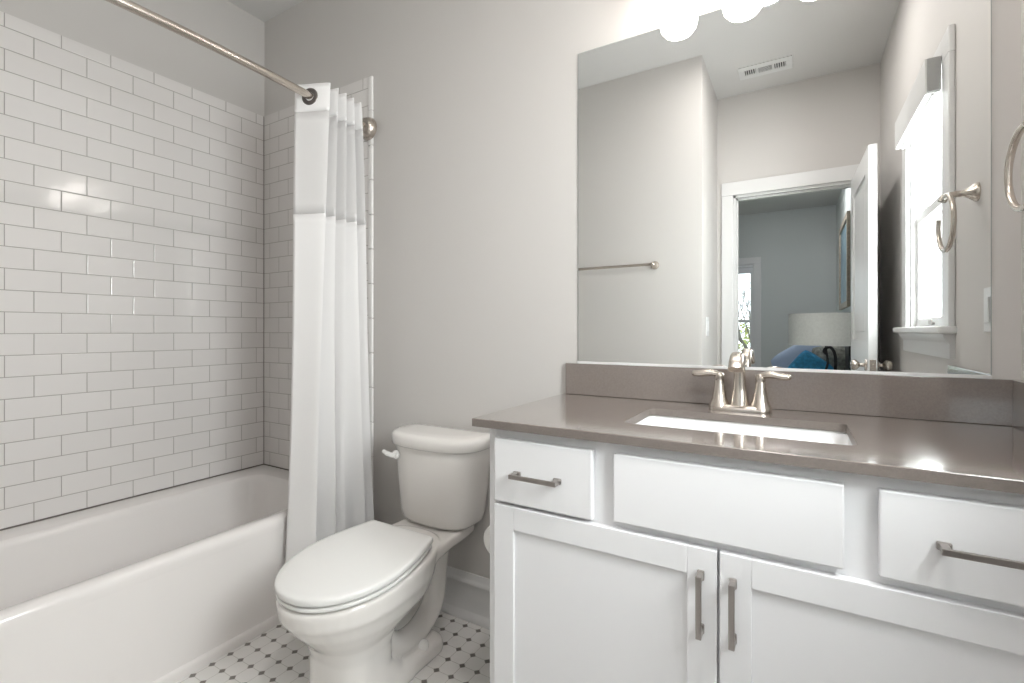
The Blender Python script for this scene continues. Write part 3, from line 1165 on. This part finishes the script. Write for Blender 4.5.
# spout: flared column that arches forward and ends in a broad mouth
bm = bmesh.new()
path = [(0, 0, 0.012), (0, 0, 0.030), (0, 0.001, 0.060), (0, 0.000, 0.095), (0, -0.004, 0.122), (0, -0.018, 0.142), (0, -0.040, 0.151), (0, -0.066, 0.148), (0, -0.086, 0.134), (0, -0.096, 0.119)]
radx = [0.0250, 0.0215, 0.0170, 0.0145, 0.0140, 0.0145, 0.0155, 0.0165, 0.0175, 0.0180]
radz = [0.0240, 0.0205, 0.0160, 0.0140, 0.0135, 0.0125, 0.0120, 0.0125, 0.0140, 0.0145]
sp_pts = spline([Vector(p) for p in path], 5)
m = len(sp_pts)
rings = []
for i, p in enumerate(sp_pts):
    f = i / (m - 1) * (len(path) - 1)
    k = min(int(f), len(path) - 2)
    q = f - k
    rx = radx[k] * (1 - q) + radx[k + 1] * q
    rz = radz[k] * (1 - q) + radz[k + 1] * q
    d = sp_pts[min(i + 1, m - 1)] - sp_pts[max(i - 1, 0)]
    d.normalize()
    nrm = Vector((1, 0, 0)).cross(d).normalized()
    pw = 2.0 + 1.6 * i / m
    ring = []
    for t in range(28):
        an = 2 * math.pi * t / 28
        c, s = math.cos(an), math.sin(an)
        ring.append(Vector((FX, FY, CZ1)) + p + Vector((1, 0, 0)) * rx * math.copysign(abs(c) ** (2 / pw), c) + nrm * rz * math.copysign(abs(s) ** (2 / pw), s))
    rings.append(ring)
loft(bm, rings)
spo = obj('spout', bm, NICKEL, fa, smooth=50)
bm = bmesh.new()
lathe(bm, (FX, FY + 0.030, CZ1 + 0.016), [(0.0035, 0), (0.0035, 0.060), (0.0055, 0.062), (0.006, 0.070), (0.004, 0.074), (0.001, 0.075)], 'z', 14)
obj('drain_lift_rod', bm, NICKEL, fa, smooth=45)
for sx in (-1, 1):
    bm = bmesh.new()
    hx = FX + sx * 0.051
    lathe(bm, (hx, FY, CZ1 + 0.010), [(0.0285, 0), (0.0260, 0.006), (0.0195, 0.022), (0.0155, 0.045), (0.0130, 0.065), (0.0122, 0.072)], 'z', 28)
    hb = obj('handle_base', bm, NICKEL, fa, smooth=45)
    bm = bmesh.new()
    lathe(bm, (hx, FY, CZ1 + 0.0825), [(0.0118, 0), (0.0125, 0.003), (0.0125, 0.013), (0.0115, 0.018), (0.0060, 0.0215), (0.001, 0.022)], 'z', 28)
    lp = spline([(hx - sx * 0.004, FY, CZ1 + 0.0945), (hx + sx * 0.012, FY - 0.001, CZ1 + 0.1005), (hx + sx * 0.030, FY - 0.003, CZ1 + 0.1020), (hx + sx * 0.052, FY - 0.006, CZ1 + 0.0985), (hx + sx * 0.072, FY - 0.008, CZ1 + 0.0985)], 6)
    rr = [0.0095 + 0.0045 * math.sin(math.pi * i / (len(lp) - 1)) if i < len(lp) - 2 else (0.0085 if i == len(lp) - 2 else 0.005) for i in range(len(lp))]
    tube(bm, lp, rr, 16, flat=0.72)
    obj('handle', bm, NICKEL, hb, smooth=50)

# ---------------------------------------------------------------- mirror
mi = thing('wall_mirror', 'large frameless square mirror standing on the backsplash', 'mirror', (2.346, -0.003, 1.024))
MX0, MX1, MZ0, MZ1 = 1.823, 2.869, 1.0255, 2.092
obj('glass_backing', B(MX0, MX1, -0.0052, -0.0004, MZ0, MZ1, bev=0.0008, seg=1), MEDGE, mi)
bm = bmesh.new()
box(bm, MX0, MX1, -0.0085, -0.0004, 1.0214, 1.0252)
box(bm, MX0, MX1, -0.0085, -0.0070, 1.0252, 1.0290)
obj('bottom_channel', bm, TRIM, mi)
bm = bmesh.new()
v = [bm.verts.new(p) for p in ((MX0 + 0.002, -0.0056, MZ0 + 0.002), (MX1 - 0.002, -0.0056, MZ0 + 0.002), (MX1 - 0.002, -0.0056, MZ1 - 0.002), (MX0 + 0.002, -0.0056, MZ1 - 0.002))]
bm.faces.new(v)
obj('mirror_face', bm, MIRROR, mi)

# ---------------------------------------------------------------- vanity light above the mirror
vl = thing('vanity_light', 'three-lamp vanity light with frosted glass shades above the mirror', 'light fixture', (2.330, -0.02, 2.25))
LX = (2.136, 2.330, 2.524)
bm = bmesh.new()
box(bm, 2.06, 2.60, -0.024, -0.0005, 2.27, 2.34, bev=0.006, seg=3)
obj('back_plate', bm, NICKEL, vl, smooth=45)
for x in LX:
    bm = bmesh.new()
    tube(bm, spline([(x, -0.022, 2.305), (x, -0.07, 2.31), (x, -0.108, 2.297), (x, -0.12, 2.274)], 6), 0.008, 12)
    lathe(bm, (x, -0.12, 2.241), [(0.022, 0), (0.024, 0.020), (0.018, 0.038), (0.008, 0.045)], 'z', 24)
    obj('arm', bm, NICKEL, vl, smooth=45)
    bm = bmesh.new()
    lathe(bm, (x, -0.12, 2.113), [(0.006, 0.0), (0.026, 0.003), (0.044, 0.012), (0.056, 0.027), (0.0600, 0.046), (0.058, 0.072), (0.050, 0.100), (0.036, 0.122), (0.023, 0.130)], 'z', 36)
    obj('lamp_shade', bm, SHADEM, vl, smooth=60)

# ---------------------------------------------------------------- towel ring on the right wall
RX, RY, RZ = 2.843, -0.318, 1.530
trg = thing('towel_ring', 'brushed nickel open towel ring on the right wall beside the mirror', 'towel ring', (XR, RY, RZ))
bm = bmesh.new()
lathe(bm, (XR - 0.0005, RY, RZ), [(0.027, 0), (0.027, -0.005), (0.022, -0.012), (0.014, -0.022), (0.010, -0.034), (0.0085, -0.050)], 'x', 28)
tube(bm, spline([(XR - 0.045, RY, RZ), (XR - 0.062, RY, RZ - 0.001), (RX + 0.004, RY, RZ - 0.006), (RX - 0.002, RY, RZ - 0.018)], 5), [0.0090] * 10 + [0.0105] * 6, 14)
obj('post', bm, NICKEL, trg, smooth=50)
bm = bmesh.new()
ctrz = RZ - 0.088
pts = []
for k in range(0, 41):
    a_ = math.radians(100 - 300 * k / 40)      # from the post over the mirror side, round the bottom, open at the far side
    pts.append((RX, RY + 0.032 + 0.084 * math.cos(a_), ctrz + 0.078 * math.sin(a_)))
tube(bm, pts, 0.0065, 12)
obj('ring', bm, NICKEL, trg, smooth=50)

# ---------------------------------------------------------------- towel bar on the short wall (seen in the mirror)
tb = thing('towel_bar', 'long brushed nickel towel bar reflected in the left of the mirror', 'towel bar', (1.40, YW, 1.545))
bm = bmesh.new()
tube(bm, [(1.10, YW + 0.060, 1.548), (1.700, YW + 0.060, 1.548)], 0.0085, 14)
obj('bar', bm, NICKEL, tb, smooth=50)
for x in (1.10, 1.70):
    bm = bmesh.new()
    lathe(bm, (x, YW + 0.0005, 1.548), [(0.026, 0), (0.026, 0.005), (0.020, 0.012), (0.012, 0.022), (0.0095, 0.040), (0.012, 0.048), (0.0145, 0.058), (0.0125, 0.070), (0.004, 0.075)], 'y', 24)
    obj('post', bm, NICKEL, tb, smooth=50)


def switch(x, sgn, y, z, label):
    t = thing('light_switch', label, 'light switch', (x, y, z), 'white wall switches')
    x0, x1 = sorted((x + sgn * 0.0003, x + sgn * 0.006))
    obj('cover_plate', B(x0, x1, y - 0.037, y + 0.037, z - 0.060, z + 0.060, bev=0.002), TRIM, t)
    x0, x1 = sorted((x + sgn * 0.0062, x + sgn * 0.011))
    obj('rocker', B(x0, x1, y - 0.017, y + 0.017, z - 0.034, z + 0.034, bev=0.002), TRIM, t)
    return t


switch(XR, -1, -0.212, 1.19, 'white switch plate below the towel ring, seen edge-on in the mirror')
switch(XW, 1, -1.73, 1.16, 'white light switch on the wall end left of the reflected doorway')

# ceiling vent
ve = thing('ceiling_vent', 'white slotted ceiling air vent reflected at the top of the mirror', 'vent', (2.30, -1.895, ZC))
bm = bmesh.new()
vx0, vx1, vy0, vy1 = 2.150, 2.450, -1.975, -1.818
zv = ZC - 0.0005
box(bm, vx0, vx1, vy0, vy0 + 0.045, zv - 0.008, zv, bev=0.002)
box(bm, vx0, vx1, vy1 - 0.045, vy1, zv - 0.008, zv, bev=0.002)
for x0, x1 in ((vx0, vx0 + 0.035), (vx1 - 0.035, vx1), (vx0 + 0.098, vx0 + 0.112), (vx1 - 0.112, vx1 - 0.098)):
    box(bm, x0, x1, vy0 + 0.045, vy1 - 0.045, zv - 0.008, zv, bev=0.001)
obj('frame', bm, TRIM, ve)
obj('duct_opening', B(vx0 + 0.03, vx1 - 0.03, vy0 + 0.04, vy1 - 0.04, zv - 0.0015, zv), DARKHOLE, ve)
for x0, x1 in ((vx0 + 0.035, vx0 + 0.098), (vx1 - 0.098, vx1 - 0.035)):
    bm = bmesh.new()
    x = x0 + 0.006
    while x < x1 - 0.003:
        box(bm, x, x + 0.0045, vy0 + 0.045, vy1 - 0.045, zv - 0.007, zv - 0.0018)
        x += 0.0125
    obj('louvres', bm, TRIM, ve)
bm = bmesh.new()
y = vy0 + 0.049
while y < vy1 - 0.05:
    box(bm, vx0 + 0.112, vx1 - 0.112, y, y + 0.0022, zv - 0.005, zv - 0.0018)
    y += 0.0135
obj('louvres', bm, TRIM, ve)


# unseen recessed fill lamp, added to brighten the vanity fronts
def fill_lamp(x, y, label, lens, group=None):
    t = thing('added_fill_lamp', label, 'ceiling lamp', (x, y, ZC), group)
    bm = bmesh.new()
    lathe(bm, (x, y, ZC - 0.0005), [(0.062, 0), (0.085, 0), (0.085, -0.004), (0.078, -0.007), (0.064, -0.007), (0.062, -0.003), (0.062, 0)], 'z', 40, cap=False)
    obj('trim_ring', bm, TRIM, t, smooth=45)
    bm = bmesh.new()
    lathe(bm, (x, y, ZC - 0.0015), [(0.0615, 0), (0.0615, -0.002), (0.05, -0.003)], 'z', 40)
    obj('lens', bm, lens, t)
    return t


fill_lamp(2.35, -1.17, 'added round fill lamp recessed in the ceiling in front of the vanity', FILLM)

# ---------------------------------------------------------------- the bedroom beyond the doorway (seen in the mirror)
BY0, BY1 = -6.13, YD - T
BX0 = -1.20
struct('floor_bedroom', B(BX0 - T, XR + T, BY0 - T, BY1, -0.06, 0.0), CARPET)
struct('ceiling_bedroom', B(BX0 - T, XR + T, BY0 - T, BY1, ZC, ZC + 0.06), CEIL)
struct('wall_bedroom_left', B(BX0 - T, BX0, BY0 - T, BY1, 0, ZC), BPAINT)
struct('wall_bedroom_right', B(XR, XR + T, BY0 - T, BY1, 0, ZC), BPAINT)
struct('wall_bedroom_near', B(BX0, XW - T, BY1, BY1 + T, 0, ZC), BPAINT)
GX0, GX1, GZ0, GZ1 = 1.02, 1.945, 0.62, 2.09
bm = bmesh.new()
wall_with_hole(bm, 'y', BY0 - T, BY0, BX0, XR, 0, ZC, GX0, GX1, GZ0, GZ1)
struct('wall_bedroom_far', bm, BPAINT)
w2 = tag(thing('window_2', None, None, ((GX0 + GX1) / 2, BY0, GZ0)), kind='structure')
bm = bmesh.new()
casing_boxes(bm, 'y', BY0, 1, GX0, GX1, GZ0, GZ1, 0.09, 0.018)
box(bm, GX0 - 0.12, GX1 + 0.12, BY0, BY0 + 0.05, GZ0 - 0.03, GZ0, bev=0.005)
struct('casing', bm, TRIM, w2)
bm = bmesh.new()
box(bm, GX0, GX0 + 0.012, BY0 - T, BY0, GZ0, GZ1)
box(bm, GX1 - 0.012, GX1, BY0 - T, BY0, GZ0, GZ1)
box(bm, GX0, GX1, BY0 - T, BY0, GZ1 - 0.012, GZ1)
struct('jamb', bm, TRIM, w2)
for z0, z1, yy in ((GZ0, 1.29, -0.045), (1.25, GZ1 - 0.012, -0.08)):
    bm = bmesh.new()
    a0, a1 = GX0 + 0.012, GX1 - 0.012
    ya, yb = BY0 + yy, BY0 + yy + 0.028
    box(bm, a0, a0 + 0.04, ya, yb, z0, z1)
    box(bm, a1 - 0.04, a1, ya, yb, z0, z1)
    box(bm, a0 + 0.04, a1 - 0.04, ya, yb, z0, z0 + 0.04)
    box(bm, a0 + 0.04, a1 - 0.04, ya, yb, z1 - 0.04, z1)
    s = struct('sash', bm, TRIM, w2)
    struct('pane', B(a0 + 0.036, a1 - 0.036, (ya + yb) / 2 - 0.002, (ya + yb) / 2 + 0.002, z0 + 0.036, z1 - 0.036), PANE, s)
shd = thing('roller_shade', 'pale roller shade raised to the head of the reflected bedroom window', 'window shade', ((GX0 + GX1) / 2, BY0 - 0.01, 1.95))
obj('shade_cloth', B(GX0 + 0.018, GX1 - 0.018, BY0 - 0.014, BY0 - 0.010, 1.955, 2.06), BEDW, shd)
bm = bmesh.new()
tube(bm, [(GX0 + 0.015, BY0 - 0.014, 2.055), (GX1 - 0.015, BY0 - 0.014, 2.055)], 0.02, 14)
obj('roller', bm, BEDW, shd, smooth=45)

fl = thing('added_bedroom_fill_light', 'added broad round fill light on the bedroom ceiling', 'ceiling light', (2.36, -4.35, ZC))  # unseen fill light, added to shine through the doorway onto the vanity
bm = bmesh.new()
lathe(bm, (2.36, -4.35, ZC - 0.0005), [(0.20, 0), (0.20, -0.02), (0.19, -0.03)], 'z', 40)
obj('canopy', bm, NICKEL, fl, smooth=45)
bm = bmesh.new()
lathe(bm, (2.36, -4.35, ZC - 0.031), [(0.255, 0), (0.262, -0.02), (0.262, -0.065), (0.25, -0.078), (0.16, -0.086), (0.02, -0.088)], 'z', 48)
obj('diffuser', bm, BFILLM, fl, smooth=45)

# bed with its head against the right wall
bed = thing('bed', 'bed with dark wooden headboard reflected through the doorway', 'bed', (1.9, -4.0, 0))
HB0, HB1 = -4.62, -3.14
bm = bmesh.new()
box(bm, 2.850, 2.905, HB0, HB1, 0.0, 1.16, bev=0.012, seg=3)
box(bm, 2.838, 2.852, HB0 + 0.10, HB1 - 0.10, 0.55, 1.08, bev=0.006)
obj('headboard', bm, DARKWOOD, bed)
bm = bmesh.new()
box(bm, 0.85, 2.845, HB0 + 0.02, HB1 - 0.02, 0.14, 0.30, bev=0.01)
for x in (0.90, 2.74):
    for y in (HB0 + 0.06, HB1 - 0.12):
        box(bm, x, x + 0.06, y, y + 0.06, 0, 0.14)
obj('bed_frame', bm, DARKWOOD, bed)
obj('mattress', B(0.87, 2.835, HB0 + 0.03, HB1 - 0.03, 0.302, 0.58, bev=0.05, seg=4), BEDW, bed, smooth=50)


def pillow(name, mat, c, sx, sz, th, lean, label, turn=0.0, roll=0.0):
    """plump pillow standing on its edge; thickness runs along its local x"""
    bm = bmesh.new()
    n = 18
    for sgn in (1, -1):
        vs = []
        for i in range(n + 1):
            u = -1 + 2 * i / n
            row = []
            for j in range(n + 1):
                v = -1 + 2 * j / n
                e_ = max(0.0, (1 - u * u) * (1 - v * v)) ** 0.42
                row.append(bm.verts.new(Vector((sgn * th / 2 * e_, u * sx / 2 * (1 - 0.10 * v ** 4), v * sz / 2 * (1 - 0.10 * u ** 4)))))
            vs.append(row)
        for i in range(n):
            for j in range(n):
                bm.faces.new((vs[i][j], vs[i + 1][j], vs[i + 1][j + 1], vs[i][j + 1]))
    bmesh.ops.remove_doubles(bm, verts=bm.verts[:], dist=1e-4)
    M = Matrix.Translation(Vector(c)) @ Matrix.Rotation(math.radians(turn), 4, 'Z') @ Matrix.Rotation(math.radians(lean), 4, 'Y') @ Matrix.Rotation(math.radians(roll), 4, 'X')
    bmesh.ops.transform(bm, matrix=M, verts=bm.verts[:])
    return tag(obj(name, bm, mat, None, smooth=60), label, 'pillow', 'pillows on the bed')


pillow('bed_pillow', LBLUE, (2.545, -3.70, 0.775), 0.46, 0.48, 0.20, -10, 'pale blue pillow on the bed, leftmost of the reflected pillows', 80, -32)
pillow('bed_pillow', BLUE, (2.565, -3.36, 0.785), 0.29, 0.29, 0.11, -14, 'bright blue knitted cushion leaning on the pale blue pillow', 84, -52)
pillow('bed_pillow', GREYPAT, (2.750, -3.60, 0.785), 0.34, 0.42, 0.12, -8, 'grey olive patterned pillow between the blue cushion and the headboard', 78, 0)

# nightstand and lamp
ns = thing('nightstand', 'dark wooden nightstand under the table lamp', 'nightstand', (2.70, -2.83, 0))
bm = bmesh.new()
box(bm, 2.47, 2.90, -3.05, -2.62, 0.60, 0.625, bev=0.004)
box(bm, 2.49, 2.89, -3.03, -2.64, 0.18, 0.599, bev=0.003)
for x in (2.49, 2.85):
    for y in (-3.03, -2.68):
        box(bm, x, x + 0.04, y, y + 0.04, 0, 0.18)
obj('case', bm, DARKWOOD, ns)
for z0 in (0.20, 0.40):
    d = obj('drawer', B(2.474, 2.4895, -3.01, -2.66, z0, z0 + 0.18, bev=0.003), DARKWOOD, ns)
    bm = bmesh.new()
    lathe(bm, (2.4735, -2.835, z0 + 0.09), [(0.006, 0), (0.006, -0.012), (0.014, -0.018), (0.012, -0.026), (0.002, -0.028)], 'x', 16)
    obj('knob', bm, NICKEL, d, smooth=45)
lx, ly = 2.665, -2.86
la = thing('table_lamp', 'table lamp with white drum shade and black scroll base', 'lamp', (lx, ly, 0.6255))
bm = bmesh.new()
lathe(bm, (lx, ly, 0.6255), [(0.075, 0), (0.075, 0.012), (0.065, 0.018), (0.015, 0.022), (0.010, 0.03)], 'z', 28)
tube(bm, spline([(lx, ly, 0.645), (lx + 0.02, ly, 0.70), (lx + 0.050, ly, 0.78), (lx + 0.062, ly, 0.88), (lx + 0.055, ly, 0.96), (lx + 0.03, ly, 1.005), (lx, ly, 1.00), (lx - 0.012, ly, 0.975), (lx + 0.004, ly, 0.955)], 6), 0.011, 12)
tube(bm, spline([(lx, ly, 0.645), (lx - 0.02, ly, 0.70), (lx - 0.02, ly, 0.78), (lx + 0.01, ly, 0.88), (lx, ly, 1.0), (lx, ly, 1.12)], 6), 0.008, 12)
obj('scroll_base', bm, BLACK, la, smooth=50)
bm = bmesh.new()
lathe(bm, (lx, ly, 1.023), [(0.252, 0), (0.250, 0.240), (0.247, 0.240), (0.249, 0), (0.252, 0)], 'z', 48, cap=False)
obj('lamp_shade', bm, LSHADE, la, smooth=50)
bm = bmesh.new()
for k in range(3):
    a_ = 2 * math.pi * k / 3
    tube(bm, [(lx, ly, 1.12), (lx + 0.249 * math.cos(a_), ly + 0.249 * math.sin(a_), 1.255)], 0.002, 6)
obj('shade_spider', bm, BLACK, la)

# framed picture over the bed
pf = thing('framed_picture', 'framed abstract blue-grey print on the bedroom right wall', 'picture', (XR, -4.70, 1.37))
bm = bmesh.new()
py0, py1, pz0, pz1 = -5.20, -4.15, 1.37, 2.30
for a in ((py0, py0 + 0.06, pz0, pz1), (py1 - 0.06, py1, pz0, pz1), (py0 + 0.06, py1 - 0.06, pz0, pz0 + 0.06), (py0 + 0.06, py1 - 0.06, pz1 - 0.06, pz1)):
    box(bm, XR - 0.030, XR - 0.0005, *a, bev=0.004)
obj('frame', bm, FRAMEM, pf)
obj('print', B(XR - 0.014, XR - 0.001, py0 + 0.055, py1 - 0.055, pz0 + 0.055, pz1 - 0.055), ART, pf)

# ---------------------------------------------------------------- outdoors beyond the bedroom window
struct('ground', B(-14, 16, -40, BY0 - T - 0.02, -3.2, -3.0), GRASS)
rnd = random.Random(5)


def branch(bm, p, d, L, r, depth):
    q = p + d * L
    mid = p + d * L * 0.5 + Vector((rnd.uniform(-.05, .05), rnd.uniform(-.05, .05), 0)) * L
    tube(bm, [p, mid, q], [r, r * 0.85, r * 0.65], 6)
    if depth <= 0:
        return
    for k in range(3):
        nd = (d + Vector((rnd.uniform(-.75, .75), rnd.uniform(-.75, .75), rnd.uniform(-.15, .5)))).normalized()
        branch(bm, p + d * L * rnd.uniform(0.55, 1.0), nd, L * rnd.uniform(0.55, 0.8), r * 0.55, depth - 1)


TREES = [(-0.9, -12.5, 6.0, 'bare grey tree nearest the bedroom window'),
         (1.2, -17.5, 6.5, 'bare tree further back through the bedroom window'),
         (-2.2, -23.0, 7.0, 'bare tree at the back of the view through the bedroom window')]
for x, y, H, lab in TREES:
    t = thing('bare_tree', lab, 'tree', (x, y, -3.0), 'trees outside the bedroom window')
    bm = bmesh.new()
    branch(bm, Vector((x, y, -3.0)), Vector((rnd.uniform(-.06, .06), 0, 1)).normalized(), H * 0.5, 0.10, 4)
    obj('trunk_and_branches', bm, BARK, t, smooth=60)
for x, y, r, lab in ((1.6, -25.0, 2.6, 'yellow-green leafing tree behind the bare trees, on the right'), (-3.6, -32.0, 3.0, 'yellow-green leafing tree behind the bare trees, on the left')):
    t = thing('leafing_tree', lab, 'tree', (x, y, -3.0), 'leafing trees outside the bedroom window')
    bm = bmesh.new()
    tube(bm, [(x, y, -3.0), (x, y, -0.5)], 0.16, 8)
    obj('trunk', bm, BARK, t, smooth=60)
    bm = bmesh.new()
    for k in range(3200):
        v = Vector((rnd.gauss(0, 1), rnd.gauss(0, 1), rnd.gauss(0, 1))).normalized() * (r * rnd.uniform(0.35, 1.0))
        c = Vector((x, y, -0.2)) + Vector((v.x, v.y, v.z * 0.95))
        u = Vector((rnd.uniform(-1, 1), rnd.uniform(-1, 1), rnd.uniform(-1, 1))).normalized() * 0.085
        w = u.cross(Vector((rnd.uniform(-1, 1), rnd.uniform(-1, 1), rnd.uniform(-1, 1)))).normalized() * 0.06
        bm.faces.new([bm.verts.new(c + u), bm.verts.new(c + w), bm.verts.new(c - u), bm.verts.new(c - w)])
    obj('foliage', bm, LEAFY, t)
